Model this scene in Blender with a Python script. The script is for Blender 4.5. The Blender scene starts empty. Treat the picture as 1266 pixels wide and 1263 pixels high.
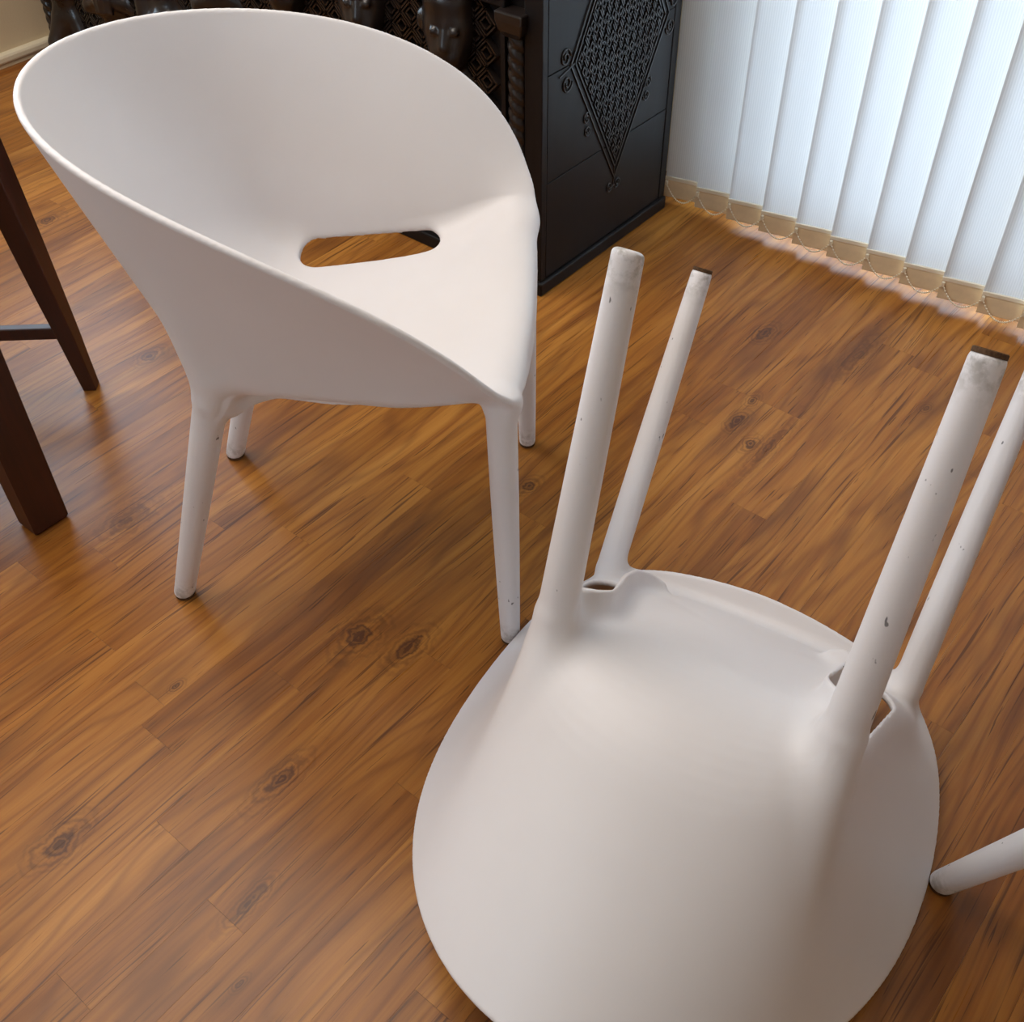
import bpy, bmesh, math, random
import numpy as np
from mathutils import Vector, Matrix
from mathutils.bvhtree import BVHTree

random.seed(7)
S = bpy.context.scene
COL = S.collection

# ------------------------------------------------------------------ camera
CAM_H = 1.2604
cam_d = bpy.data.cameras.new('camera')
cam_d.sensor_width = 36.0
cam_d.sensor_fit = 'HORIZONTAL'
cam_d.lens = 38.409
cam_d.clip_start = 0.02
cam = bpy.data.objects.new('camera', cam_d)
COL.objects.link(cam)
R_ = ((0.773405, 0.443255, -0.453178), (0.633814, -0.553313, 0.540486), (-0.011176, -0.705245, -0.708876))
cam.matrix_world = Matrix(((R_[0][0], -R_[0][1], -R_[0][2], 0.0),
                           (R_[1][0], -R_[1][1], -R_[1][2], 0.0),
                           (R_[2][0], -R_[2][1], -R_[2][2], CAM_H),
                           (0, 0, 0, 1)))
S.camera = cam

# ------------------------------------------------------------------ world, exposure, large lights
S.view_settings.view_transform = 'Standard'
S.view_settings.look = 'None'
S.view_settings.gamma = 1.0
S.view_settings.use_curve_mapping = False
S.view_settings.exposure = 0.18
S.cycles.use_denoising = True
S.cycles.max_bounces = 10
S.cycles.diffuse_bounces = 6
S.cycles.sample_clamp_indirect = 6.0

SKY = 7.5
W = bpy.data.worlds.new('daylight')
S.world = W
W.use_nodes = True
bg = W.node_tree.nodes['Background']
bg.inputs['Color'].default_value = (0.67, 0.82, 1.0, 1)
bg.inputs['Strength'].default_value = SKY

def portal(name, loc, rot, sx, sy):
    d = bpy.data.lights.new(name, 'AREA')
    d.shape = 'RECTANGLE'; d.size = sx; d.size_y = sy
    d.cycles.is_portal = True
    o = bpy.data.objects.new(name, d)
    o.location = loc; o.rotation_euler = rot
    COL.objects.link(o)
    return o

# room extents (metres): the camera stands above the origin
XL, XR, YB, YF, ZC = -3.007, 1.65, 2.06, -2.1, 2.5
WIN = (-1.095, 0.25, 0.035, 2.15)        # glazed door behind the blinds: x0, x1, z0, z1
WIN_L = (0.45, 1.85, 0.72, 2.10)        # window in the left wall: y0, y1, z0, z1
portal('window_daylight', ((WIN[0]+WIN[1])/2, YB+0.075, (WIN[2]+WIN[3])/2), (math.radians(-90), 0, 0), WIN[1]-WIN[0], WIN[3]-WIN[2])
portal('window_daylight', (XL-0.13, (WIN_L[0]+WIN_L[1])/2, (WIN_L[2]+WIN_L[3])/2), (0, math.radians(-90), 0), WIN_L[3]-WIN_L[2], WIN_L[1]-WIN_L[0])
WIN_FILL = (-1.7, -0.75, 0.95, 2.15)        # unseen window added behind the camera as fill light: x0, x1, z0, z1
portal('window_daylight', ((WIN_FILL[0]+WIN_FILL[1])/2, YF-0.13, (WIN_FILL[2]+WIN_FILL[3])/2), (math.radians(90), 0, 0), WIN_FILL[1]-WIN_FILL[0], WIN_FILL[3]-WIN_FILL[2])  # daylight through the added fill opening
LAMP_POWER = 37.0

# ------------------------------------------------------------------ material helpers
def nmat(name):
    m = bpy.data.materials.new(name)
    m.use_nodes = True
    nt = m.node_tree
    b = nt.nodes['Principled BSDF']
    return m, nt, b

class NT:
    """small helper around a node tree"""
    def __init__(s, nt): s.nt = nt
    def n(s, typ, **kw):
        x = s.nt.nodes.new(typ)
        for k, v in kw.items(): setattr(x, k, v)
        return x
    def link(s, a, b): s.nt.links.new(a, b)
    def math(s, op, a, b=None, c=None, clamp=False):
        x = s.n('ShaderNodeMath', operation=op); x.use_clamp = clamp
        for i, v in enumerate((a, b, c)):
            if v is None: continue
            if isinstance(v, (int, float)): x.inputs[i].default_value = v
            else: s.link(v, x.inputs[i])
        return x.outputs[0]
    def mix(s, fac, a, b, blend='MIX'):
        x = s.n('ShaderNodeMix', data_type='RGBA', blend_type=blend)
        for sock, v in ((x.inputs[0], fac), (x.inputs[6], a), (x.inputs[7], b)):
            if isinstance(v, (int, float)): sock.default_value = v
            elif isinstance(v, tuple): sock.default_value = (*v, 1) if len(v) == 3 else v
            else: s.link(v, sock)
        return x.outputs[2]
    def noise(s, vec, scale, detail=3, rough=0.55, dist=0.0, out='Fac'):
        x = s.n('ShaderNodeTexNoise')
        x.inputs['Scale'].default_value = scale; x.inputs['Detail'].default_value = detail
        x.inputs['Roughness'].default_value = rough; x.inputs['Distortion'].default_value = dist
        s.link(vec, x.inputs['Vector'])
        return x.outputs[out]
    def ramp(s, fac, stops, interp='LINEAR'):
        x = s.n('ShaderNodeValToRGB'); x.color_ramp.interpolation = interp
        e = x.color_ramp.elements
        while len(e) < len(stops): e.new(0.5)
        for k, (p, c) in enumerate(stops):
            e[k].position = p
            e[k].color = (c, c, c, 1) if isinstance(c, (int, float)) else (*c, 1)
        s.link(fac, x.inputs['Fac'])
        return x.outputs['Color']
    def comb(s, x, y, z):
        c = s.n('ShaderNodeCombineXYZ')
        for i, v in enumerate((x, y, z)):
            if isinstance(v, (int, float)): c.inputs[i].default_value = v
            else: s.link(v, c.inputs[i])
        return c.outputs[0]
    def bump(s, h, strength, dist, bsdf):
        b = s.n('ShaderNodeBump')
        b.inputs['Strength'].default_value = strength; b.inputs['Distance'].default_value = dist
        s.link(h, b.inputs['Height']); s.link(b.outputs[0], bsdf.inputs['Normal'])

def simple(name, col, rough=0.5, spec=0.5, var=0.0, scale=8.0, bump=0.0, bscale=60.0):
    m, nt, b = nmat(name)
    t = NT(nt)
    b.inputs['Base Color'].default_value = (*col, 1)
    b.inputs['Roughness'].default_value = rough
    b.inputs['Specular IOR Level'].default_value = spec
    tc = t.n('ShaderNodeTexCoord').outputs['Object']
    if var:
        f = t.noise(tc, scale, 4)
        c2 = tuple(max(0, c*(1-var)) for c in col)
        c3 = tuple(min(1, c*(1+var)) for c in col)
        t.link(t.ramp(f, ((0.3, c2), (0.7, c3))), b.inputs['Base Color'])
    if bump:
        t.bump(t.noise(tc, bscale, 3), bump, 0.002, b)
    return m

# knots and dark figure in the floor boards: x, y, across, along, strength
KNOTS = [(-.877, .150, .020, .040, 1.0), (-.728, .385, .016, .045, .9), (-.632, .25, .012, .040, .85), (-.955, .396, .008, .012, .9),
         (-.817, .623, .026, .042, .95), (-.746, .652, .020, .040, .95), (-1.281, .56, .03, .06, .6), (-.821, 1.026, .014, .022, 1.0),
         (-.732, 1.64, .018, .035, .9), (-.637, 1.384, .014, .03, 1.0), (-.588, 1.346, .014, .022, 1.0), (-.646, 1.449, .012, .02, .8),
         (-2.195, 1.022, .02, .03, .9), (-1.609, .851, .02, .03, .8), (-.566, .179, .006, .012, .9), (-.559, 1.686, .02, .09, .5),
         (-.393, 1.622, .010, .014, .8), (-.184, 1.263, .012, .03, .8), (-.56, 1.36, .016, .09, .55), (-.955, 1.159, .012, .03, .7)]

def wood_floor():
    m, nt, b = nmat('pine_laminate')
    t = NT(nt)
    geo = t.n('ShaderNodeNewGeometry')
    oi = t.n('ShaderNodeObjectInfo')
    sep = t.n('ShaderNodeSeparateXYZ'); t.link(geo.outputs['Position'], sep.inputs[0])
    x, y = sep.outputs[0], sep.outputs[1]
    rnd = oi.outputs['Random']
    r100 = t.math('MULTIPLY', rnd, 61.0)
    # slow sideways wander of the grain
    wob = t.noise(t.comb(t.math('MULTIPLY', x, 5.0), t.math('ADD', t.math('MULTIPLY', y, 1.6), r100), rnd), 1.0, 2, 0.5)
    xw = t.math('ADD', x, t.math('MULTIPLY', t.math('SUBTRACT', wob, 0.5), 0.05))
    fine = t.noise(t.comb(t.math('MULTIPLY', xw, 260.0), t.math('ADD', t.math('MULTIPLY', y, 5.0), r100), rnd), 1.0, 3, 0.6)
    streak = t.noise(t.comb(t.math('MULTIPLY', xw, 42.0), t.math('ADD', t.math('MULTIPLY', y, 1.7), r100), rnd), 1.0, 4, 0.62)
    patch = t.noise(t.comb(t.math('MULTIPLY', xw, 11.0), t.math('ADD', t.math('MULTIPLY', y, 2.6), r100), 3.0), 1.0, 3, 0.55)
    # growth rings that open into arches
    ringc = t.math('ADD', t.math('MULTIPLY', xw, 85.0), t.math('MULTIPLY', t.noise(t.comb(t.math('MULTIPLY', x, 9.0), t.math('ADD', t.math('MULTIPLY', y, 1.3), r100), 1.0), 1.0, 2), 16.0))
    ring = t.math('MULTIPLY_ADD', t.math('SINE', t.math('MULTIPLY', ringc, 3.0)), 0.5, 0.5)
    ring = t.math('POWER', ring, 4.0)
    tone = t.math('ADD', t.math('MULTIPLY', streak, 0.75), t.math('MULTIPLY', fine, 0.25))
    col = t.ramp(tone, ((0.26, (0.195, 0.063, 0.014)), (0.45, (0.310, 0.117, 0.022)), (0.58, (0.380, 0.156, 0.030)), (0.75, (0.460, 0.208, 0.048))))
    # board to board difference
    col = t.mix(1.0, col, t.ramp(rnd, ((0.0, (0.76, 0.69, 0.62)), (0.35, (0.95, 0.92, 0.88)), (0.7, (1.04, 1.03, 1.02)), (1.0, (1.12, 1.14, 1.14)))), 'MULTIPLY')
    col = t.mix(t.math('MULTIPLY', ring, 0.38), col, (0.120, 0.036, 0.010))
    pm = t.ramp(patch, ((0.50, 0.0), (0.68, 1.0)))
    col = t.mix(t.math('MULTIPLY', pm, 0.62), col, (0.110, 0.036, 0.013))
    # fine dark pores and splits along the grain
    por = t.noise(t.comb(t.math('MULTIPLY', xw, 150.0), t.math('ADD', t.math('MULTIPLY', y, 3.2), r100), 9.0), 1.0, 2, 0.7)
    col = t.mix(t.math('MULTIPLY', t.ramp(por, ((0.60, 0.0), (0.67, 1.0))), 0.75), col, (0.070, 0.022, 0.008))
    crk = t.noise(t.comb(t.math('MULTIPLY', xw, 230.0), t.math('ADD', t.math('MULTIPLY', y, 9.0), r100), 4.0), 1.0, 2, 0.6)
    col = t.mix(t.math('MULTIPLY', t.ramp(crk, ((0.66, 0.0), (0.70, 1.0))), 0.7), col, (0.050, 0.017, 0.007))
    # knots
    kn = None
    wn = t.noise(geo.outputs['Position'], 38.0, 3, 0.6)
    for kx, ky, rx, ry, st in KNOTS:
        dx = t.math('DIVIDE', t.math('SUBTRACT', x, kx), rx)
        dy = t.math('DIVIDE', t.math('SUBTRACT', y, ky), ry)
        d2 = t.math('ADD', t.math('MULTIPLY', dx, dx), t.math('MULTIPLY', dy, dy))
        d = t.math('ADD', t.math('SQRT', d2), t.math('MULTIPLY', t.math('SUBTRACT', wn, 0.5), 1.3))
        halo = t.math('MULTIPLY_ADD', d, -0.62, 1.15, clamp=True)
        rings = t.math('MULTIPLY_ADD', t.math('SINE', t.math('MULTIPLY', d, 15.0)), 0.42, 0.50)
        core = t.math('MULTIPLY_ADD', d, -5.0, 3.0, clamp=True)
        mk = t.math('ADD', t.math('MULTIPLY', halo, rings), t.math('MULTIPLY', core, 0.45))
        mk = t.math('MULTIPLY', mk, st, clamp=True)
        kn = mk if kn is None else t.math('MAXIMUM', kn, mk)
    col = t.mix(t.math('MULTIPLY', kn, 0.88), col, (0.062, 0.021, 0.010))
    t.link(col, b.inputs['Base Color'])
    t.link(t.math('MULTIPLY_ADD', fine, 0.14, 0.23), b.inputs['Roughness'])
    b.inputs['Specular IOR Level'].default_value = 0.24
    t.bump(t.math('ADD', t.math('MULTIPLY', fine, 0.6), streak), 0.06, 0.0008, b)
    return m

def plastic():
    m, nt, b = nmat('white_plastic')
    t = NT(nt)
    tc = t.n('ShaderNodeTexCoord').outputs['Object']
    sep = t.n('ShaderNodeSeparateXYZ'); t.link(tc, sep.inputs[0])
    z = sep.outputs[2]
    base = t.ramp(t.noise(tc, 6.0, 3), ((0.3, (0.715, 0.690, 0.700)), (0.7, (0.745, 0.720, 0.730))))
    # grime on the lowest few centimetres of the legs
    low = t.math('MULTIPLY_ADD', z, -22.0, 1.05, clamp=True)
    dirt = t.math('MULTIPLY', low, t.ramp(t.noise(tc, 70.0, 4, 0.65), ((0.42, 0.0), (0.62, 1.0))))
    base = t.mix(t.math('MULTIPLY', dirt, 0.75), base, (0.26, 0.235, 0.20))
    # black scuffs scattered over the legs
    legs = t.math('MULTIPLY_ADD', z, -40.0, 15.5, clamp=True)
    mp = t.n('ShaderNodeMapping'); mp.inputs['Scale'].default_value = (1, 1, 0.55); t.link(tc, mp.inputs[0])
    sc = t.ramp(t.noise(mp.outputs[0], 85.0, 2, 0.6), ((0.705, 0.0), (0.735, 1.0)))
    base = t.mix(t.math('MULTIPLY', t.math('MULTIPLY', sc, legs), 0.8), base, (0.06, 0.055, 0.06))
    t.link(base, b.inputs['Base Color'])
    b.inputs['Roughness'].default_value = 0.47
    b.inputs['Specular IOR Level'].default_value = 0.38
    t.bump(t.noise(tc, 900.0, 2), 0.05, 0.0004, b)
    return m

def dark_wood(name, col, rough, sx=30, sz=3, spec=0.5):
    m, nt, b = nmat(name)
    t = NT(nt)
    tc = t.n('ShaderNodeTexCoord').outputs['Object']
    mp = t.n('ShaderNodeMapping'); mp.inputs['Scale'].default_value = (sx, sx, sz); t.link(tc, mp.inputs[0])
    g = t.noise(mp.outputs[0], 1.0, 4, 0.6)
    t.link(t.ramp(g, ((0.3, tuple(c*0.6 for c in col)), (0.7, tuple(c*1.35 for c in col)))), b.inputs['Base Color'])
    b.inputs['Specular IOR Level'].default_value = spec
    t.link(t.math('MULTIPLY_ADD', g, 0.2, rough-0.1), b.inputs['Roughness'])
    t.bump(g, 0.15, 0.001, b)
    return m

def blind_fabric():
    m = bpy.data.materials.new('blind_fabric'); m.use_nodes = True
    nt = m.node_tree; nt.nodes.clear(); t = NT(nt)
    out = t.n('ShaderNodeOutputMaterial')
    tc = t.n('ShaderNodeTexCoord').outputs['Object']
    sep = t.n('ShaderNodeSeparateXYZ'); t.link(tc, sep.inputs[0])
    rib = t.math('MULTIPLY_ADD', t.math('SINE', t.math('MULTIPLY', sep.outputs[0], 2*math.pi/0.0045)), 0.5, 0.5)
    cd = t.ramp(rib, ((0.0, (0.70, 0.62, 0.50)), (1.0, (0.78, 0.70, 0.57))))
    ct = t.ramp(rib, ((0.0, (0.30, 0.30, 0.305)), (1.0, (0.345, 0.345, 0.35))))
    d = t.n('ShaderNodeBsdfDiffuse'); t.link(cd, d.inputs[0])
    tr = t.n('ShaderNodeBsdfTranslucent'); t.link(ct, tr.inputs[0])
    mx = t.n('ShaderNodeMixShader'); mx.inputs[0].default_value = 0.5
    t.link(d.outputs[0], mx.inputs[1]); t.link(tr.outputs[0], mx.inputs[2]); t.link(mx.outputs[0], out.inputs[0])
    return m

def glass_pane():
    m = bpy.data.materials.new('window_glass'); m.use_nodes = True
    nt = m.node_tree; nt.nodes.clear(); t = NT(nt)
    out = t.n('ShaderNodeOutputMaterial')
    tr = t.n('ShaderNodeBsdfTransparent'); tr.inputs[0].default_value = (0.95, 0.97, 0.97, 1)
    g = t.n('ShaderNodeBsdfGlossy'); g.inputs['Roughness'].default_value = 0.02
    mx = t.n('ShaderNodeMixShader'); mx.inputs[0].default_value = 0.06
    t.link(tr.outputs[0], mx.inputs[1]); t.link(g.outputs[0], mx.inputs[2]); t.link(mx.outputs[0], out.inputs[0])
    return m

M_FLOOR = wood_floor()
M_PLASTIC = plastic()
M_PAD = simple('brown_foot_pad', (0.085, 0.045, 0.022), 0.85, 0.2, 0.4, 300)
M_CHEST = dark_wood('black_stained_wood', (0.008, 0.0060, 0.0058), 0.44, 30, 3, 0.24)
M_CARVE = dark_wood('carved_black_wood', (0.014, 0.0095, 0.008), 0.30, 14, 10)
M_REDWOOD = dark_wood('mahogany_stained_wood', (0.046, 0.0105, 0.005), 0.45, 60, 4)
M_WALL = simple('tan_paint', (0.62, 0.50, 0.33), 0.85, 0.2, 0.04, 5, 0.15, 180)
M_CREAM = simple('cream_paint', (0.70, 0.62, 0.46), 0.5, 0.4, 0.03)
M_CEIL = simple('ceiling_paint', (0.80, 0.77, 0.70), 0.9, 0.1)
M_BLIND = blind_fabric()
M_POCKET = simple('blind_pocket_fabric', (0.74, 0.60, 0.41), 0.8, 0.2, 0.06, 40, 0.2, 500)
M_BAND = simple('blind_hem', (0.82, 0.76, 0.64), 0.8, 0.2)
M_BEAD = simple('plastic_bead', (0.78, 0.72, 0.58), 0.35, 0.5)
M_FRAME = simple('white_window_frame', (0.75, 0.74, 0.71), 0.4, 0.4)
M_GLASS = glass_pane()

# ------------------------------------------------------------------ mesh helpers
class MB:
    def __init__(s): s.v = []; s.f = []
    def box(s, x0, x1, y0, y1, z0, z1, M=None):
        i = len(s.v)
        for z in (z0, z1):
            for p in ((x0, y0, z), (x1, y0, z), (x1, y1, z), (x0, y1, z)):
                s.v.append(tuple(M @ Vector(p)) if M else p)
        for f in ((3, 2, 1, 0), (4, 5, 6, 7), (0, 1, 5, 4), (1, 2, 6, 5), (2, 3, 7, 6), (3, 0, 4, 7)):
            s.f.append(tuple(i+k for k in f))
        return s
    def tube(s, pts, rad, n=8, cap=True):
        pts = [Vector(p) for p in pts]; i0 = len(s.v)
        up = Vector((0.13, 0.21, 0.97))
        for k, p in enumerate(pts):
            t = (pts[min(k+1, len(pts)-1)] - pts[max(k-1, 0)]).normalized()
            a = t.cross(up)
            if a.length < 0.05: a = t.cross(Vector((1, 0, 0)))
            a.normalize(); b = a.cross(t)
            r = rad[k] if isinstance(rad, (list, tuple)) else rad
            for j in range(n):
                an = 2*math.pi*j/n
                s.v.append(tuple(p + a*(r*math.cos(an)) + b*(r*math.sin(an))))
        for k in range(len(pts)-1):
            for j in range(n):
                q = i0 + k*n
                s.f.append((q+j, q+n+j, q+n+(j+1) % n, q+(j+1) % n))
        if cap:
            s.f.append(tuple(i0+j for j in range(n)))
            q = i0 + (len(pts)-1)*n
            s.f.append(tuple(q+n-1-j for j in range(n)))
        return s
    def loft(s, rings, cap=True):
        i0 = len(s.v); n = len(rings[0])
        for r in rings: s.v.extend(tuple(p) for p in r)
        for k in range(len(rings)-1):
            for j in range(n):
                q = i0 + k*n
                s.f.append((q+j, q+(j+1) % n, q+n+(j+1) % n, q+n+j))
        if cap:
            s.f.append(tuple(i0+n-1-j for j in range(n)))
            q = i0+(len(rings)-1)*n
            s.f.append(tuple(q+j for j in range(n)))
        return s
    def ball(s, c, r, n=6, m=4):
        i0 = len(s.v)
        for k in range(m+1):
            th = math.pi*k/m
            for j in range(n):
                ph = 2*math.pi*j/n
                s.v.append((c[0]+r*math.sin(th)*math.cos(ph), c[1]+r*math.sin(th)*math.sin(ph), c[2]+r*math.cos(th)))
        for k in range(m):
            for j in range(n):
                s.f.append((i0+k*n+j, i0+(k+1)*n+j, i0+(k+1)*n+(j+1) % n, i0+k*n+(j+1) % n))
        return s
    def mesh(s, name, mat, smooth=False, bevel=0.0):
        me = bpy.data.meshes.new(name)
        me.from_pydata(s.v, [], s.f); me.update()
        bm = bmesh.new(); bm.from_mesh(me)
        bmesh.ops.recalc_face_normals(bm, faces=bm.faces)
        if bevel:
            bmesh.ops.bevel(bm, geom=[e for e in bm.edges if len(e.link_faces) == 2 and e.calc_face_angle(0) > 0.6], offset=bevel, segments=2, profile=0.5, affect='EDGES')
        bm.to_mesh(me); bm.free()
        if smooth: me.polygons.foreach_set('use_smooth', [True]*len(me.polygons))
        me.materials.append(mat)
        return me
    def build(s, name, mat, parent=None, smooth=False, bevel=0.0):
        return link(name, s.mesh(name, mat, smooth, bevel), parent)

def link(name, data, parent=None):
    o = bpy.data.objects.new(name, data)
    COL.objects.link(o)
    if parent: o.parent = parent
    return o

def tag(o, label=None, cat=None, group=None, kind=None):
    if label: o['label'] = label
    if cat: o['category'] = cat
    if group: o['group'] = group
    if kind: o['kind'] = kind
    return o

def empty(name, loc=(0, 0, 0)):
    o = bpy.data.objects.new(name, None)
    o.empty_display_size = 0.1
    o.location = loc
    COL.objects.link(o)
    return o

def struct(o): return tag(o, kind='structure')

# ------------------------------------------------------------------ room shell
fl = MB().box(XL-0.2, XR+0.2, YF-0.2, YB+0.2, -0.10, -0.008).build('floor', M_FLOOR)
tag(fl, 'reddish brown laminate floor with knotty pine boards', None, None, 'structure')

PW = 0.2/3                                # strip width, three strips to a board
def plank(x0, y0, y1):
    g = 0.00012
    return MB().box(x0+g, x0+PW-g, y0+g, y1-g, -0.008, 0.0).build('plank', M_FLOOR, fl)

FORCED = {}                               # end joints that the photograph shows: strip number -> y values
def kx(x): return round((x+0.54)/PW)
FORCED[kx(-0.74)] = [0.053, 0.66, 1.34, 1.457]
FORCED[kx(-0.673)] = [0.22, 0.80, 1.457]
FORCED[kx(-0.607)] = [0.48, 1.457]
FORCED[kx(-1.207)] = [0.05, 0.64, 1.30]
FORCED[kx(-0.473)] = [0.12, 1.72]
FORCED[kx(-0.407)] = [0.30, 1.90]
FORCED[kx(-0.34)] = [0.45, 1.62]
k0 = math.ceil((XL+0.54)/PW)-1
k1 = math.floor((XR+0.54)/PW)
for k in range(k0, k1+1):
    x0 = -0.54 + k*PW
    js = FORCED.get(k)
    if js is None:
        js = []
        yy = -0.35 + random.random()*0.75
        while yy < 1.95:
            js.append(yy); yy += random.choice((0.55, 0.72, 0.88, 1.05))
    ys = [YF] + [j for j in js if j < YB-0.1] + [YB]
    for a, b in zip(ys[:-1], ys[1:]): plank(x0, a, b)

T = 0.14
# back wall round the glazed door
wb = MB()
wb.box(XL-T, WIN[0], YB, YB+0.07, 0, ZC).box(WIN[1], XR+T, YB, YB+0.07, 0, ZC)
wb.box(WIN[0], WIN[1], YB, YB+0.07, 0, WIN[2]).box(WIN[0], WIN[1], YB, YB+0.07, WIN[3], ZC)
struct(wb.build('wall_back', M_WALL))
wl = MB()
wl.box(XL-T, XL, YF, WIN_L[0], 0, ZC).box(XL-T, XL, WIN_L[1], YB, 0, ZC)
wl.box(XL-T, XL, WIN_L[0], WIN_L[1], 0, WIN_L[2]).box(XL-T, XL, WIN_L[0], WIN_L[1], WIN_L[3], ZC)
struct(wl.build('wall_left', M_WALL))
struct(MB().box(XR, XR+T, YF, YB, 0, ZC).build('wall_right', M_WALL))
wf = MB()
wf.box(XL-T, WIN_FILL[0], YF-T, YF, 0, ZC).box(WIN_FILL[1], XR+T, YF-T, YF, 0, ZC)
wf.box(WIN_FILL[0], WIN_FILL[1], YF-T, YF, 0, WIN_FILL[2]).box(WIN_FILL[0], WIN_FILL[1], YF-T, YF, WIN_FILL[3], ZC)
struct(wf.build('wall_front', M_CEIL))
struct(MB().box(XL-T, XR+T, YF-T, YB+T, ZC, ZC+0.1).build('ceiling', M_CEIL))

def window(name, axis, a0, a1, z0, z1, at):
    """frame, mullion and panes; axis 'x' runs along X at y=at, 'y' along Y at x=at"""
    e = struct(empty(name))
    def bx(p0, p1, q0, q1, d0, d1):
        m = MB()
        if axis == 'x': m.box(p0, p1, at+d0, at+d1, q0, q1)
        else: m.box(at+d0, at+d1, p0, p1, q0, q1)
        return m
    w = 0.05
    mid = (a0+a1)/2
    for args in ((a0, a0+w, z0, z1), (a1-w, a1, z0, z1), (mid-w/2, mid+w/2, z0, z1), (a0+w, a1-w, z0, z0+w*0.6), (a0+w, a1-w, z1-w, z1)):
        bx(*args, -0.02, 0.03).build('window_frame', M_FRAME, e)
    for p0, p1 in ((a0+w, mid-w/2), (mid+w/2, a1-w)):
        bx(p0, p1, z0+w*0.6, z1-w, 0.0, 0.004).build('pane', M_GLASS, e)
    return e
window('window_1', 'x', WIN[0], WIN[1], WIN[2], WIN[3], YB+0.03)
window('fill_window', 'x', WIN_FILL[0], WIN_FILL[1], WIN_FILL[2], WIN_FILL[3], YF-0.06)  # added out of view to brighten the camera side of the chairs
window('window_2', 'y', WIN_L[0], WIN_L[1], WIN_L[2], WIN_L[3], XL-0.06)

# skirting along the left wall: a rounded cream rail over a recessed tan foot
bb = struct(empty('baseboard_left', (XL, 0, 0)))
prof = [(0, 0.013), (0.020, 0.013), (0.0215, 0.017), (0.0215, 0.027), (0.019, 0.0325), (0.014, 0.0345), (0, 0.0345)]
MB().loft([[(px, y, pz) for px, pz in prof] for y in (YF, YB)]).build('rail', M_CREAM, bb)
MB().box(0, 0.016, YF, YB, 0, 0.012).build('shoe', M_WALL, bb)

# ------------------------------------------------------------------ ceiling lamp (warm)
lampe = tag(empty('ceiling_lamp', (-1.75, 0.50, ZC)), 'wide round warm white ceiling lamp above the chairs', 'lamp')
MB().loft([[(0.84*math.cos(a*math.pi/32), 0.84*math.sin(a*math.pi/32), z) for a in range(64)] for z in (-0.03, 0)]).build('base', M_FRAME, lampe)
ld = bpy.data.lights.new('lamp_light', 'AREA'); ld.shape = 'DISK'; ld.size = 1.6
ld.energy = LAMP_POWER; ld.color = (1.0, 0.91, 0.82)
lo = link('lamp_light', ld, lampe); lo.location = (0, 0, -0.04)

# ------------------------------------------------------------------ white tub chair: one implicit surface, then cut into shell and legs
def surface_nets(f, org, h):
    """vertices and quads of the zero level of f (negative inside)"""
    ins = f < 0
    nx, ny, nz = f.shape
    c = np.zeros((nx-1, ny-1, nz-1), np.int8)
    for dx in (0, 1):
        for dy in (0, 1):
            for dz in (0, 1):
                c += ins[dx:nx-1+dx, dy:ny-1+dy, dz:nz-1+dz]
    act = (c > 0) & (c < 8)
    I, J, K = np.nonzero(act)
    idx = np.full(act.shape, -1, np.int64); idx[I, J, K] = np.arange(len(I))
    acc = np.zeros((len(I), 3)); cnt = np.zeros(len(I))
    for ax in range(3):
        o1, o2 = [a for a in range(3) if a != ax]
        for a in (0, 1):
            for b in (0, 1):
                p = [I.copy(), J.copy(), K.copy()]; p[o1] = p[o1]+a; p[o2] = p[o2]+b
                q = [p[0].copy(), p[1].copy(), p[2].copy()]; q[ax] = q[ax]+1
                v0 = f[p[0], p[1], p[2]]; v1 = f[q[0], q[1], q[2]]
                s = (v0 < 0) != (v1 < 0)
                t = np.where(s, v0/np.where(s, v0-v1, 1), 0)
                P = np.stack(p, 1).astype(float); P[:, ax] += t
                acc[s] += P[s]; cnt[s] += 1
    V = org + h*(acc/cnt[:, None])
    quads = []
    for ax in range(3):
        o1, o2 = (ax+1) % 3, (ax+2) % 3
        sl0 = [slice(None)]*3; sl1 = [slice(None)]*3
        sl0[ax] = slice(0, -1); sl1[ax] = slice(1, None)
        a_in = ins[tuple(sl0)]; b_in = ins[tuple(sl1)]
        E = np.stack(np.nonzero(a_in != b_in), 1)
        ok = (E[:, o1] > 0) & (E[:, o2] > 0) & (E[:, o1] < f.shape[o1]-1) & (E[:, o2] < f.shape[o2]-1)
        E = E[ok]
        flip = a_in[E[:, 0], E[:, 1], E[:, 2]]
        def cell(d1, d2):
            q = E.copy(); q[:, o1] -= d1; q[:, o2] -= d2
            return idx[q[:, 0], q[:, 1], q[:, 2]]
        Q = np.stack([cell(1, 1), cell(0, 1), cell(0, 0), cell(1, 0)], 1)
        Q[~flip] = Q[~flip][:, ::-1]
        quads.append(Q)
    return V, np.concatenate(quads)

def taubin(V, Q, it=4, lam=0.5, mu=-0.52):
    e = np.concatenate([Q[:, [0, 1]], Q[:, [1, 2]], Q[:, [2, 3]], Q[:, [3, 0]]])
    a = np.concatenate([e[:, 0], e[:, 1]]); b = np.concatenate([e[:, 1], e[:, 0]])
    deg = np.bincount(a, minlength=len(V)).astype(float)
    for k in range(it):
        for w in (lam, mu):
            s = np.stack([np.bincount(a, weights=V[b, c], minlength=len(V)) for c in range(3)], 1)
            V = V + w*(s/deg[:, None]-V)
    return V

def vert_normals(V, Q):
    n = np.cross(V[Q[:, 2]]-V[Q[:, 0]], V[Q[:, 3]]-V[Q[:, 1]])
    N = np.zeros_like(V)
    for k in range(4):
        for c in range(3): N[:, c] += np.bincount(Q[:, k], weights=n[:, c], minlength=len(V))
    return N/np.maximum(np.linalg.norm(N, axis=1), 1e-12)[:, None]

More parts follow.
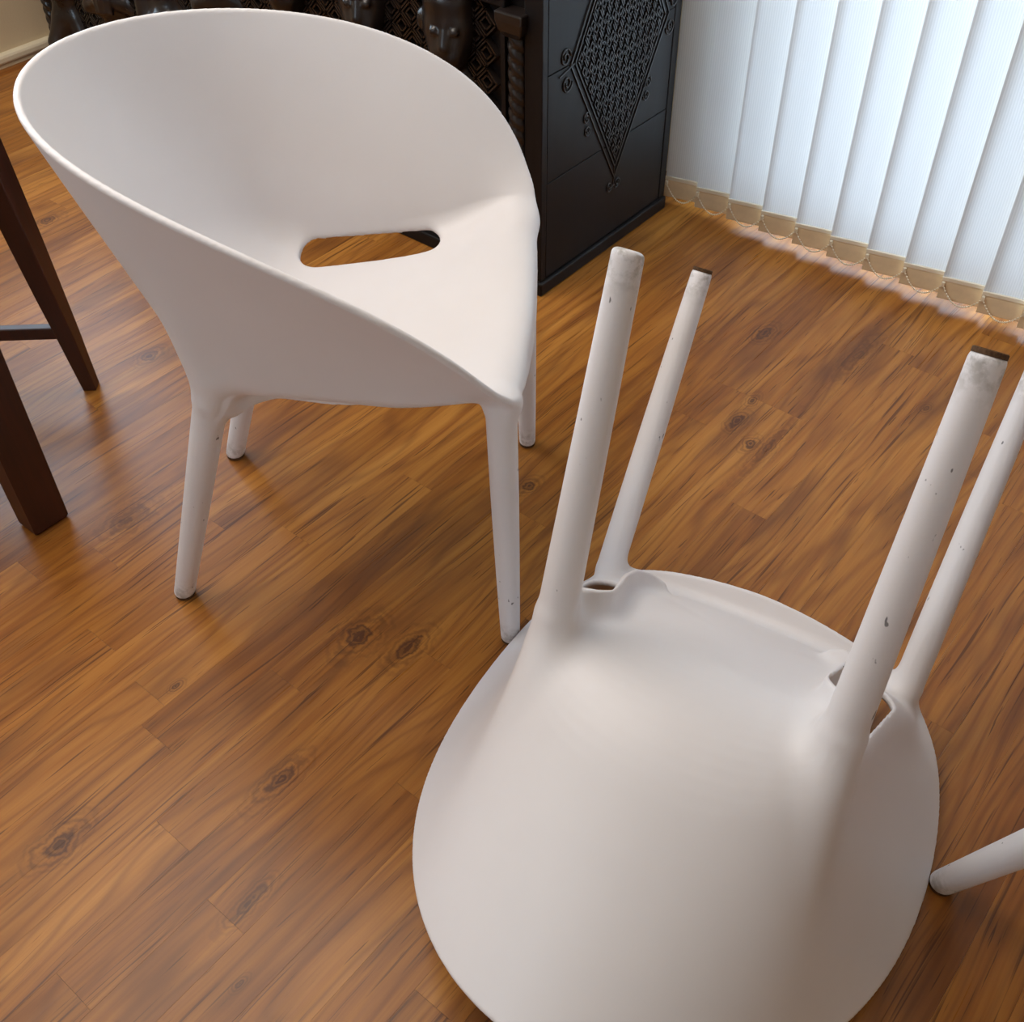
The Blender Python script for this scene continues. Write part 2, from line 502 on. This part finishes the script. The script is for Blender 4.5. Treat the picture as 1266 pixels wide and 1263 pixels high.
def np_mesh(name, V, Q, N, mat):
    used = np.unique(Q); remap = np.full(len(V), -1); remap[used] = np.arange(len(used))
    me = bpy.data.meshes.new(name)
    q = remap[Q]
    me.vertices.add(len(used)); me.vertices.foreach_set('co', V[used].astype(np.float32).ravel())
    me.loops.add(q.size); me.loops.foreach_set('vertex_index', q.ravel().astype(np.int32))
    me.polygons.add(len(q)); me.polygons.foreach_set('loop_start', np.arange(0, q.size, 4, dtype=np.int32))
    me.update(calc_edges=True)
    me.polygons.foreach_set('use_smooth', np.ones(len(q), bool))
    me.normals_split_custom_set_from_vertices(N[used].tolist())
    me.materials.append(mat)
    return me

def smin(a, b, k):
    h = np.maximum(k-np.abs(a-b), 0)/k
    return np.minimum(a, b) - h*h*k*0.25
def smax(a, b, k): return -smin(-a, -b, k)

def hermite(xs, ys, x, odd=False):
    xs = np.array(xs, float); ys = np.array(ys, float)
    d = np.gradient(ys, xs)
    if not odd: d[0] = 0; d[-1] = 0
    i = np.clip(np.searchsorted(xs, x)-1, 0, len(xs)-2)
    h = xs[i+1]-xs[i]; t = (x-xs[i])/h
    return ((1+2*t)*(1-t)**2*ys[i] + t*(1-t)**2*h*d[i] + t*t*(3-2*t)*ys[i+1] + t*t*(t-1)*h*d[i+1])

RP = [0.0927007, 0.2727062, -0.1016451, 0.0277929, 0.3176994, -0.0279189, 0.0178102, 0.5742833, -0.1693609, 0.0065876, 0.0108358]
def rim(u):
    x = RP[0]+RP[1]*np.cos(u)+RP[2]*np.cos(2*u)+RP[3]*np.cos(3*u)
    y = RP[4]*np.sin(u)+RP[5]*np.sin(2*u)+RP[6]*np.sin(3*u)
    z = RP[7]+RP[8]*np.cos(u)+RP[9]*np.cos(2*u)+RP[10]*np.cos(3*u)
    return np.stack([x, y, z], -1)

DEG = [0, 15, 30, 45, 60, 75, 90, 105, 120, 135, 150, 165, 180]
P1X = [.262, .260, .254, .241, .218, .177, .117, .052, -.016, -.080, -.124, -.156, -.168]
P1Y = [0, .080, .146, .194, .212, .212, .201, .191, .184, .177, .156, .088, 0]
P1Z = [.436, .437, .440, .446, .446, .430, .410, .402, .399, .398, .398, .399, .399]
LIPX = [.270, .268, .265, .2605, .2550, .2317, .1943, .1298, .035, -.0805, -.1943, -.2784, -.3094]
LIPZ = [.390, .396, .411, .438, .4735, .517, .568, .620, .6665, .7017, .7242, .7359, .7394]
FL0 = [.026, .026, .026, .022, .026, .036, .040, .040, .040, .044, .070, .11, .12]
FL1 = [.06, .06, .055, .045, .050, .050, .046, .042, .042, .048, .075, .10, .11]
FLARE = [0, 0, 0, .001, .005, .011, .016, .018, .018, .014, .001, -.003, -.004]   # how far the wall is drawn in below the rim

def chair_sheet():
    nu, n0, n1, n2 = 320, 40, 14, 22
    V = []; u = np.linspace(0, np.pi, nu)
    deg = np.degrees(u)
    P0 = rim(u)
    w_ = np.clip((deg-52)/16, 0, 1); w_ = w_*w_*(3-2*w_)
    P0[:, 2] = hermite(DEG, LIPZ, deg)*(1-w_)+P0[:, 2]*w_
    P0[:, 0] = hermite(DEG, LIPX, deg)*(1-w_)+P0[:, 0]*w_
    P1 = np.stack([hermite(DEG, P1X, deg), hermite(DEG, P1Y, deg, True), hermite(DEG, P1Z, deg)], 1)
    P2 = np.array([.04, 0, .3925])
    d = P1-P0; ln = np.linalg.norm(d, axis=1)[:, None]; d = d/ln
    P0 = P0 + d*0.004
    ln = np.linalg.norm(P1-P0, axis=1)[:, None]
    l0 = np.minimum(hermite(DEG, FL0, deg)[:, None], ln*0.85)
    l1 = hermite(DEG, FL1, deg)[:, None]
    s = P2-P1; sl = np.linalg.norm(s, axis=1)[:, None]
    A = P1-d*l0
    def seat(t):      # t 0..1 from P1 to the middle of the seat, level in the middle
        p = P1 + s*t
        p[:, 2] = (P1[:, 2:] + s[:, 2:]*(t*(2-t)))[:, 0]
        return p
    rows = []
    inw = np.array([.05, 0, 0])-(P0+A)/2; inw[:, 2] = 0
    inw = inw/np.linalg.norm(inw, axis=1)[:, None]*hermite(DEG, FLARE, deg)[:, None]
    A = A + inw*0.35
    for k in range(n0):
        t = k/n0
        rows.append(P0 + (A-P0)*t + inw*(2.6*t*(1-t)))
    tB = l1/sl; B = seat(tB)
    for k in range(n1):
        t = k/n1
        rows.append(A*(1-t)**2 + P1*(2*t*(1-t)) + B*t*t)
    for k in range(n2+1):
        t = k/n2
        rows.append(seat(tB + (1-tB)*t))
    G = np.stack(rows)                       # rows x nu x 3
    nr = len(rows)
    V = G.reshape(-1, 3)
    V2 = V.copy(); V2[:, 1] *= -1            # the other half, so that the middle is not an edge
    q = []
    for r in range(nr-1):
        a = r*nu + np.arange(nu-1)
        q.append(np.stack([a, a+1, a+nu+1, a+nu], 1))
    Q = np.concatenate(q)
    return np.concatenate([V, V2]), np.concatenate([Q, Q+len(V)])

FOOT_X, FOOT_R, FOOT_F = 0.2495, 0.1565, 0.2137
SIDE_SIGN = 1.0
def chair_meshes():
    h = 0.0023
    SV, SQ = chair_sheet()
    bvh = BVHTree.FromPolygons(SV.tolist(), SQ.tolist())
    x0, x1, y1, z0, z1 = -0.335, 0.315, 0.335, -0.012, 0.765
    nx = int((x1-x0)/h)+1; ny = int(y1/h)+1; nz = int((z1-z0)/h)+1
    # narrow band round the sheet
    band = 0.026
    near = np.zeros((nx, ny, nz), bool)
    quadsamp = []
    Qh = SQ[:len(SQ)//2]
    a, b, c, d = (SV[Qh[:, k]] for k in range(4))
    for s_ in (0.0, 0.5):
        for t_ in (0.0, 0.5):
            quadsamp.append(a*(1-s_)*(1-t_)+b*s_*(1-t_)+c*s_*t_+d*(1-s_)*t_)
    P = np.concatenate(quadsamp)
    ii = np.clip(((P-[x0, 0, z0])/h).round().astype(int), 0, [nx-1, ny-1, nz-1])
    near[ii[:, 0], ii[:, 1], ii[:, 2]] = True
    steps = int(band/h)
    for ax in range(3):
        m = near.copy()
        for k in range(1, steps+1):
            sl_a = [slice(None)]*3; sl_b = [slice(None)]*3
            sl_a[ax] = slice(k, None); sl_b[ax] = slice(None, -k)
            m[tuple(sl_a)] |= near[tuple(sl_b)]; m[tuple(sl_b)] |= near[tuple(sl_a)]
        near = m
    I, J, K = np.nonzero(near)
    pts = np.stack([x0+I*h, J*h, z0+K*h], 1)
    find = bvh.find_nearest
    dist = np.empty(len(pts)); side = np.empty(len(pts))
    for n_, p in enumerate(pts.tolist()):
        co, no, _, dd_ = find(p, 0.06)
        if co is None: dist[n_] = 0.03; side[n_] = -0.03; continue
        dist[n_] = dd_
        side[n_] = (p[0]-co[0])*no[0]+(p[1]-co[1])*no[1]+(p[2]-co[2])*no[2]
    f = np.full((nx, ny, nz), 0.03, np.float32)
    sd = np.full((nx, ny, nz), -0.03, np.float32)
    sd[I, J, K] = side*SIDE_SIGN
    thick = 0.0043
    f[I, J, K] = dist-thick
    X = (x0+np.arange(nx)*h)[:, None, None]; Y = (np.arange(ny)*h)[None, :, None]; Z = (z0+np.arange(nz)*h)[None, None, :]
    # slot between seat and side wall
    ca, cb, ra, rb = np.array([-.050, .153]), np.array([.106, .180]), .0260, .0188
    ab = cb-ca; tt = np.clip(((X-ca[0])*ab[0]+(Y-ca[1])*ab[1])/(ab@ab), 0, 1)
    d2 = np.sqrt((X-ca[0]-ab[0]*tt)**2+(Y-ca[1]-ab[1]*tt)**2)-(ra+(rb-ra)*tt)
    zs = slice(int((.35-z0)/h), int((.50-z0)/h))
    # legs
    def leg(a, b, r0, r1, rm=None):
        a = np.array(a); b = np.array(b); ab = b-a
        t = np.clip(((X-a[0])*ab[0]+(Y-a[1])*ab[1]+(Z-a[2])*ab[2])/(ab@ab), 0, 1).astype(np.float32)
        dd = np.sqrt((X-a[0]-ab[0]*t)**2+(Y-a[1]-ab[1]*t)**2+(Z-a[2]-ab[2]*t)**2)
        r = r0+(r1-r0)*t
        if rm is not None: r = r + (rm-(r0+r1)/2)*4*t*(1-t)
        return smax((dd-r).astype(np.float32), np.broadcast_to(-Z, dd.shape).astype(np.float32), 0.006)
    rear = leg((-FOOT_X, FOOT_R, 0.004), (-FOOT_X+.316*.42, FOOT_R+.0015, .42), .0152, .0225)
    front = leg((FOOT_X, FOOT_F, 0.004), (FOOT_X-.006, FOOT_F-.003, .424), .0138, .0190, .0173)
    ridge = leg((-FOOT_X+.316*.39, FOOT_R+.0015, .39), (-.130, .167, .60), .0218, .004)
    ridge = smax(ridge, sd, 0.006)
    rear = smax(rear, sd, 0.006)
    # turned-down flange along the inner edge of the slot
    path = np.array([(-.100, .155), (-.080, .132), (-.055, .1235), (-.01, .129), (.04, .136), (.09, .138), (.125, .130), (.148, .114)])
    tt_ = np.linspace(0, 1, len(path)); tf = np.linspace(0, 1, 60)
    px_ = np.interp(tf, tt_, path[:, 0]); py_ = np.interp(tf, tt_, path[:, 1])
    for _ in range(6):
        px_[1:-1] = (px_[:-2]+px_[2:]+2*px_[1:-1])/4; py_[1:-1] = (py_[:-2]+py_[2:]+2*py_[1:-1])/4
    dep = np.interp(tf, [0, .1, .5, .72, .9, 1], [.034, .038, .035, .027, .017, .007])
    FV = []
    for k in range(9): FV += [(a_, b_, .404-(d_+.004)*k/8) for a_, b_, d_ in zip(px_, py_, dep)]
    FQ = [(r*60+k, r*60+k+1, r*60+k+61, r*60+k+60) for r in range(8) for k in range(59)]
    fb = BVHTree.FromPolygons(FV, FQ)
    lo = [int((a_-o_)/h) for a_, o_ in ((-.128, x0), (.088, 0), (.348, z0))]; hi = [int((a_-o_)/h) for a_, o_ in ((.178, x0), (.178, 0), (.425, z0))]
    G_ = np.stack(np.meshgrid(*[np.arange(a_, b_) for a_, b_ in zip(lo, hi)], indexing='ij'), -1)
    gp = (G_.reshape(-1, 3)*h+np.array([x0, 0, z0])).tolist()
    fd = np.fromiter(((fb.find_nearest(p)[3]) for p in gp), np.float32, len(gp)).reshape(G_.shape[:3])-.0036
    sl_ = tuple(slice(a_, b_) for a_, b_ in zip(lo, hi))
    fd = smax(fd, sd[sl_], .003)
    f[sl_] = smin(f[sl_], fd, .026*np.clip(-sd[sl_]/.004, .03, 1))
    f[:, :, zs] = smax(f[:, :, zs], np.broadcast_to(-d2, f[:, :, zs].shape), 0.006)
    f = smin(f, smin(rear, ridge, .012), 0.034*np.clip(-sd/.004, .02, 1))
    f = smin(f, front, 0.032)
    F = np.concatenate([f[:, :0:-1, :], f], 1)
    V, Q = surface_nets(F, np.array([x0, -(ny-1)*h, z0]), h)
    V = taubin(V, Q, 8)
    N = vert_normals(V, Q)
    fc = V[Q].mean(1)
    isf = (fc[:, 2] < .372) & (fc[:, 0] > .16)
    isr = (fc[:, 2] < .335) & (fc[:, 0] < .05)
    out = {'shell': np_mesh('shell', V, Q[~(isf | isr)], N, M_PLASTIC), 'legs': []}
    for sel in (isr, isf):
        for sg in (-1, 1):
            out['legs'].append(np_mesh('leg', V, Q[sel & (fc[:, 1]*sg > 0)], N, M_PLASTIC))
    out['V'] = V
    pads = []
    for (px, py, r) in ((-FOOT_X, FOOT_R, .0146), (FOOT_X, FOOT_F, .0131)):
        for sg in (-1, 1):
            m = MB().loft([[(px+r*s_*math.cos(k*math.pi/12), sg*py+r*s_*math.sin(k*math.pi/12), z) for k in range(24)] for z, s_ in ((-0.003, .93), (-0.0022, 1.0), (0.002, 1.0))])
            pads.append(m.mesh('foot_pad', M_PAD))
    out['pads'] = pads
    return out

CH = chair_meshes()
def tub_chair(label, M, bare=()):
    e = empty('tub_chair')
    e.matrix_world = M
    link('shell', CH['shell'], e)
    for k, (lm, pm) in enumerate(zip(CH['legs'], CH['pads'])):
        l = link('leg', lm, e)
        if k not in bare: link('foot_pad', pm, l)
    return tag(e, label, 'chair', 'white plastic tub chairs')

PADZ = 0.003
yaw = 0.619208
tub_chair('white plastic tub chair standing upright in front of the dark carved chest',
          Matrix.Translation((-0.96825, 0.78588, PADZ)) @ Matrix.Rotation(yaw, 4, 'Z'))
R2 = Matrix(((-0.1635695, 0.98229693, 0.09131133), (0.81509928, 0.18670673, -0.54841021), (-0.55575011, -0.01527539, -0.83120905)))
zmin = (CH['V'] @ np.array(R2)[2]).min()
M2 = R2.to_4x4(); M2.translation = (-0.349458, 0.952224, max(0.5905, 0.0002-zmin))
print('CHAIR2 z', 0.592944, 0.0002-zmin)
tub_chair('white plastic tub chair lying upside down with its four legs in the air', M2, bare=(0,))
tub_chair('white plastic tub chair cut off by the right edge, a single leg showing',
          Matrix.Translation((0.2845, 0.8785, PADZ)) @ Matrix.Rotation(math.radians(-15), 4, 'Z'))

# ------------------------------------------------------------------ vertical blinds
PITCH, SLW, BY, ZB = 0.0806, 0.088, 1.936, 0.017
TILT = math.radians(13.5)
def slat_meshes():
    m = MB(); n = 20
    z0, z1 = ZB+0.040, 2.22
    for z in (z0, z1):
        for k in range(n+1):
            x = SLW*k/n
            m.v.append((x, 0.0025*math.sin(math.pi*k/n), z))
    for k in range(n): m.f.append((k, k+1, n+2+k, n+1+k))
    fab = m.mesh('fabric', M_BLIND, True)
    p = MB()
    prof = [(-.0030, 0), (-.0034, .004), (-.0030, .036), (-.0008, .042), (.0014, .042), (.0034, .036), (.0038, .004), (.0034, 0)]
    p.loft([[(x, dy+0.001, ZB+dz) for dy, dz in prof] for x in (-0.0008, SLW+0.0008)])
    pk = p.mesh('weight_pocket', M_POCKET)
    hm = MB().box(-0.0005, SLW+.0005, -.0030, .0022, ZB+.0405, ZB+.0475).mesh('hem', M_BAND)
    # bead chain: swings from this pocket's clip to the next one
    c = MB()
    n = 20
    for k in range(n+1):
        t = k/n
        x = 0.004 + (PITCH)*t
        sag = 0.034*(1-(2*t-1)**2)
        c.ball((x*math.cos(TILT), -0.0055 - x*math.sin(TILT)*1.0, ZB+0.034-sag), 0.0019, 6, 4)
    c.tube([((0.004+PITCH*k/n)*math.cos(TILT), -0.0055-(0.004+PITCH*k/n)*math.sin(TILT), ZB+0.034-0.034*(1-(2*k/n-1)**2)) for k in range(n+1)], 0.0005, 5)
    ch = c.mesh('bead_chain', M_BEAD, True)
    cl = MB().box(0.001, 0.007, -.0085, -.001, ZB+.029, ZB+.039).mesh('clip', M_BEAD, False, 0.001)
    return fab, pk, hm, ch, cl
FAB, PK, HM, CHN, CLP = slat_meshes()
vb = tag(empty('vertical_blind', (-1.162, BY, 0)), 'white translucent vertical blind hanging in front of the bright glazed door', 'blind')
for i in range(0, 19):
    e = link('slat', FAB, vb)
    e.location = (PITCH*i, 0, 0)
    e.rotation_euler = (0, 0, TILT)
    for nm, me in (('weight_pocket', PK), ('hem', HM), ('clip', CLP), ('bead_chain', CHN)): link(nm, me, e)
MB().box(-.01, 1.50, -0.012, +0.05, 2.22, 2.26).build('headrail', M_FRAME, vb, False, 0.003)

# ------------------------------------------------------------------ carved chest
CX0, CX1, CY0, CY1, CZ = -2.796, -1.151, 1.473, 1.917, 0.86
chest = tag(empty('carved_chest', ((CX0+CX1)/2, (CY0+CY1)/2, 0)), 'black carved wooden chest with rope twist corners and a lattice diamond on its side', 'chest')
CO = Matrix.Translation((-(CX0+CX1)/2, -(CY0+CY1)/2, 0))
def cpart(mb, name, mat=None, parent=None, smooth=False, bevel=0.0):
    o = mb.build(name, mat or M_CHEST, parent or chest, smooth, bevel)
    o.matrix_basis = Matrix() if parent else CO
    return o
IN = 0.004
cpart(MB().box(CX0+.02, CX1-.012, CY0+.018, CY1-.004, .02, CZ-.03), 'body')
cpart(MB().box(CX0-.004, CX1+.006, CY0-.006, CY1, 0, .030), 'plinth', None, None, False, .004)
cpart(MB().box(CX0-.02, CX1+.02, CY0-.02, CY1, CZ-.03, CZ), 'lid', None, None, False, .006)
# corner posts of the right side
cpart(MB().box(CX1-.040, CX1, CY0, CY0+.0165, .03, CZ-.03), 'corner_post', None, None, False, .002)
cpart(MB().box(CX1-.03, CX1-.0005, CY1-.022, CY1, .03, CZ-.03), 'corner_post', None, None, False, .002)
# horizontal boards of the side
zs = [.030, .236, .441, .640, CZ-.03]
for a, b in zip(zs[:-1], zs[1:]):
    cpart(MB().box(CX1-.02, CX1-.0015, CY0+.0185, CY1-.0235, a+.0008, b-.0008), 'side_board', None, None, False, .0012)
# lattice diamond
YC, ZC_, HW, HH = 1.712, .440, .144, .257
XS = CX1-.0015
Bq = np.array([YC, ZC_-HH]); E1 = np.array([-HW, HH]); E2 = np.array([HW, HH])     # from the bottom corner
def dq(s, t): q = Bq+E1*s+E2*t; return q
def ribbon(mb, pts, w, hgt, plane, base):
    """raised strip along a polyline given in the plane's two axes"""
    pts = [np.array(p, float) for p in pts]
    for a, b in zip(pts[:-1], pts[1:]):
        d = b-a; L = np.linalg.norm(d)
        if L < 1e-6: continue
        d /= L; n = np.array([-d[1], d[0]])*w/2
        a2 = a-d*w/2*0.9; b2 = b+d*w/2*0.9
        q = [a2-n, b2-n, b2+n, a2+n]
        top = [a2-n*.55+d*w*.2, b2-n*.55-d*w*.2, b2+n*.55-d*w*.2, a2+n*.55+d*w*.2]
        i = len(mb.v)
        for p in q: mb.v.append((base-.001, p[0], p[1]) if plane == 'x' else (p[0], base+.001, p[1]))
        for p in top: mb.v.append((base+hgt, p[0], p[1]) if plane == 'x' else (p[0], base-hgt, p[1]))
        for fc in ((3, 2, 1, 0), (4, 5, 6, 7), (0, 1, 5, 4), (1, 2, 6, 5), (2, 3, 7, 6), (3, 0, 4, 7)):
            mb.f.append(tuple(i+k for k in fc))
FRET = [(.12, .12), (.88, .12), (.88, .88), (.34, .88), (.34, .42), (.62, .42)]
lat = MB(); NC = 13
for i in range(NC):
    for j in range(NC):
        fl_ = (i+j) % 2
        pp = []
        for (a, b) in FRET:
            if fl_: a, b = 1-a, 1-b
            pp.append(dq((i+a)/NC*.96+.02, (j+b)/NC*.96+.02))
        ribbon(lat, pp, .0042, .0035, 'x', XS)
o = cpart(lat, 'carved_lattice', M_CARVE); o['kind'] = 'stuff'
for k in (0.0, -0.045):
    fr = MB()
    c_ = [dq(k, k), dq(1-k, k), dq(1-k, 1-k), dq(k, 1-k), dq(k, k)]
    ribbon(fr, c_, .0045, .003, 'x', XS)
    cpart(fr, 'lattice_border', M_CARVE)
def scroll(cy, cz, r, sy, sz, turns=1.6):
    pts = []
    for k in range(26):
        t = k/25; a = turns*2*math.pi*t
        rr = r*(1-.78*t)
        pts.append((XS+.0012, cy+sy*rr*math.cos(a), cz+sz*rr*math.sin(a)*1.15))
    cpart(MB().tube(pts, .0019, 6), 'carved_scroll', M_CARVE, None, True)
for s in (-1, 1):
    scroll(YC+s*(HW+.028), ZC_+.018, .015, -s, 1); scroll(YC+s*(HW+.022), ZC_-.030, .015, -s, -1)
    for t in (.5,):
        q = dq(t, 0) if s < 0 else dq(0, t)
        scroll(q[0]+s*.030, q[1]+.010, .011, -s, 1); scroll(q[0]+s*.026, q[1]-.016, .010, -s, -1)
    scroll(YC+s*.013, ZC_-HH-.040, .011, -s, -1)
cpart(MB().tube([(XS+.001, YC, ZC_-HH), (XS+.001, YC, ZC_-HH-.05)], .0016, 6), 'carved_stem', M_CARVE)
cpart(MB().tube([(XS+.001, YC-HW, ZC_), (XS+.001, YC-HW-.045, ZC_-.012)], .0016, 6), 'carved_stem', M_CARVE)

# front face
cpart(MB().box(CX0+.02, CX1-.04, CY0+.017, CY0+.03, .03, CZ-.03), 'front_panel')
cpart(MB().box(CX0+.05, CX1-.08, CY0-.004, CY0+.018, .545, .60), 'frieze', M_CHEST, None, False, .003)
fz = MB()
for k in range(34):
    xk = CX1-.10-k*.044
    pts = [(xk+.016*(1-.75*t/14)*math.cos(t*.75), .572+.018*(1-.75*t/14)*math.sin(t*.75)) for t in range(15)]
    ribbon(fz, pts, .004, .004, 'y', CY0-.004)
o = cpart(fz, 'frieze_scrollwork', M_CARVE); o['kind'] = 'stuff'
# fret work behind the figures
fw = MB(); cs = .052
for i in range(0, 64):
    for j in range(0, 19):
        if (i+j) % 2: continue
        cxx = CX0+.085+i*cs*.5; czz = .065+j*cs*.5
        if cxx > CX1-.118: continue
        for sc_ in (.86, .48):
            r = cs*.5*sc_
            ribbon(fw, [(cxx-r, czz), (cxx, czz-r), (cxx+r, czz), (cxx, czz+r), (cxx-r*.9, czz+.1*r)], .0058, .013, 'y', CY0+.017)
o = cpart(fw, 'fretwork', M_CARVE); o['kind'] = 'stuff'
# rope twist columns
def rope(xc, z0, z1, r):
    mb = MB(); nz = int((z1-z0)/.004)
    rings = []
    for k in range(nz+1):
        z = z0+(z1-z0)*k/nz
        ring = []
        for j in range(24):
            a = 2*math.pi*j/24
            rr = r*(.70+.30*abs(math.sin(1.5*a + (z-z0)*math.pi/.024))**0.7)
            ring.append((xc+rr*math.cos(a), CY0+.012+rr*math.sin(a), z))
        rings.append(ring)
    mb.loft(rings)
    return cpart(mb, 'rope_column', M_CARVE, None, True)
for xc in (CX1-.061, CX0+.030):
    rope(xc, .06, .505, .021)
    rings = []
    for z, w in ((.500, .018), (.512, .026), (.530, .030), (.546, .030)):
        rings.append([(xc+w*sx, CY0+.010+w*sy, z) for sx, sy in ((-1, -1), (1, -1), (1, 1), (-1, 1))])
    cpart(MB().loft(rings), 'column_capital', M_CARVE, None, False, .003)
    cpart(MB().box(xc-.03, xc+.03, CY0-.012, CY0+.018, .03, .062), 'column_foot', M_CARVE, None, False, .004)
cpart(MB().box(CX1-.094, CX1-.084, CY0, CY0+.018, .03, .545), 'column_fillet')
cpart(MB().box(CX0+.054, CX0+.064, CY0, CY0+.018, .03, .545), 'column_fillet')

# carved figures: head, ears, features, shoulders, folded arms - one relief each
def figure_mesh():
    h = .0042
    x = np.arange(-.125, .1251, h); y = np.arange(-.075, .035, h); z = np.arange(-.42, .125, h)
    X, Y, Z = np.meshgrid(x, y, z, indexing='ij')
    def ell(c, r):
        k = np.sqrt(((X-c[0])/r[0])**2+((Y-c[1])/r[1])**2+((Z-c[2])/r[2])**2)
        return (k-1)*min(r)
    def cap(a, b, r):
        a = np.array(a); b = np.array(b); ab = b-a
        t = np.clip(((X-a[0])*ab[0]+(Y-a[1])*ab[1]+(Z-a[2])*ab[2])/(ab@ab), 0, 1)
        return np.sqrt((X-a[0]-ab[0]*t)**2+(Y-a[1]-ab[1]*t)**2+(Z-a[2]-ab[2]*t)**2)-r
    f = ell((0, 0, .01), (.052, .050, .072))
    f = smin(f, ell((0, -.030, -.035), (.030, .026, .028)), .02)           # muzzle
    f = smin(f, ell((0, -.006, .062), (.046, .040, .026)), .02)             # brow of the hair cap
    f = smax(f, -ell((-.019, -.052, .012), (.014, .012, .010)), .006)       # eye sockets
    f = smax(f, -ell((.019, -.052, .012), (.014, .012, .010)), .006)
    for s in (-1, 1):
        f = smin(f, ell((s*.019, -.0445, .012), (.0095, .0085, .0080)), .002)
        f = smin(f, ell((s*.055, .004, .012), (.012, .014, .022)), .008)     # ear
        f = smin(f, cap((s*.026, .002, -.092), (s*.056, .004, -.104), .024), .02)   # shoulder
        f = smin(f, cap((s*.062, 0, -.110), (s*.060, -.010, -.205), .016), .015)   # upper arm
        f = smin(f, cap((s*.060, -.010, -.205), (s*.015, -.036, -.180), .013), .012)  # forearm
        for q in range(4):
            f = smin(f, cap((s*.018, -.046, -.176-.010*q), (-s*.006, -.050, -.172-.010*q), .0055), .003)
        f = smin(f, cap((s*.024, .0, -.29), (s*.046, -.016, -.345), .024), .02)     # thigh
        f = smin(f, cap((s*.046, -.016, -.345), (s*.032, -.004, -.415), .017), .015)
    f = smin(f, cap((0, -.046, .004), (0, -.053, -.014), .008), .010)         # nose
    f = smax(f, -cap((-.014, -.060, -.045), (.014, -.060, -.045), .0045), .004)  # mouth
    f = smin(f, ell((0, .004, -.19), (.044, .030, .12)), .03)               # trunk
    f = smax(f, Y-.028, .004)
    V, Q = surface_nets(f.astype(np.float32), np.array([x[0], y[0], z[0]]), h)
    V = taubin(V, Q, 2)
    return np_mesh('carved_figure', V, Q, vert_normals(V, Q), M_CARVE)
FIG = figure_mesh()
for k in range(7):
    o = link('carved_figure', FIG, chest)
    o.matrix_basis = CO @ Matrix.Translation((-1.362-.218*k, CY0+.004, .478)) @ Matrix.Rotation(math.radians(24), 4, 'Z')

# ------------------------------------------------------------------ wooden dining chair at the left edge
wc = empty('wooden_chair', (-1.50, .60, 0))
tag(wc, 'dark reddish brown wooden chair at the left edge, two legs and a rail showing', 'chair')
FD = Vector((.665, -.747, 0))          # the way the chair faces
SD = Vector((-.747, -.665, 0))         # towards its other side
def wpart(mb, name, bevel=0.002, smooth=False):
    o = mb.build(name, M_REDWOOD, wc, smooth, bevel)
    o.matrix_basis = Matrix.Translation((1.50, -.60, 0))
    return o
RL = Vector((-1.618, .726, 0)); FLg = Vector((-1.385, .470, 0)); SPAN = .40
def rear_leg(base, mir):
    rings = []
    for z, back, w, d in ((0, .0, .024, .026), (.05, .004, .027, .029), (.12, .009, .031, .034), (.20, .016, .034, .042), (.30, .024, .036, .052), (.42, .034, .038, .060), (.52, .036, .036, .054), (.70, .070, .032, .042), (.92, .130, .028, .030)):
        # the foot kicks out, the post runs up and back
        c = base + SD*(back*.9 if z < .5 else .034)*mir + FD*(-(back-.036) if z > .5 else 0) + Vector((0, 0, z))
        rings.append([c-FD*d/2-SD*w/2, c+FD*d/2-SD*w/2, c+FD*d/2+SD*w/2, c-FD*d/2+SD*w/2])
    wpart(MB().loft(rings), 'leg')
rear_leg(RL, 1); rear_leg(RL+SD*SPAN, -1)
def front_leg(base):
    rings = []
    ex, ey = Vector((1, 0, 0)), Vector((0, 1, 0))
    for z, s in ((0, .88), (.006, 1.0), (.25, 1.05), (.44, 1.1)):
        c = base+Vector((0, 0, z))
        rings.append([c-ex*.024*s-ey*.031*s, c+ex*.024*s-ey*.031*s, c+ex*.024*s+ey*.031*s, c-ex*.024*s+ey*.031*s])
    wpart(MB().loft(rings), 'leg', .0015)
front_leg(FLg); front_leg(FLg+SD*SPAN)
def rail(a, b, z, w, hh, name):
    d = (b-a); L = d.length
    M = Matrix.Translation(a+Vector((0, 0, z))) @ d.to_track_quat('X', 'Z').to_matrix().to_4x4()
    wpart(MB().box(0, L, -w/2, w/2, -hh/2, hh/2, M), name)
rail(RL+SD*.02, RL+SD*(SPAN-.02), .125, .016, .024, 'stretcher')
rail(RL+SD*.06+FD*.02, FLg+SD*.06-FD*.02, .425, .02, .05, 'seat_rail')
rail(RL+SD*(SPAN-.06)+FD*.02, FLg+SD*(SPAN-.06)-FD*.02, .425, .02, .05, 'seat_rail')
rail(FLg+SD*.02, FLg+SD*(SPAN-.02), .425, .02, .05, 'seat_rail')
rail(RL+SD*.04, RL+SD*(SPAN-.04), .425, .02, .05, 'seat_rail')
st = [RL+SD*.045, FLg-SD*.03+FD*.038, FLg+SD*(SPAN+.03)+FD*.038, RL+SD*(SPAN-.045)]
wpart(MB().loft([[p+Vector((0, 0, z)) for p in st] for z in (.45, .475)]), 'seat', .006)
rail(RL+SD*.02-FD*.09+Vector((0, 0, 0)), RL+SD*(SPAN-.02)-FD*.09, .88, .022, .09, 'backrest')
rail(RL+SD*.02-FD*.05, RL+SD*(SPAN-.02)-FD*.05, .75, .018, .05, 'backrest')
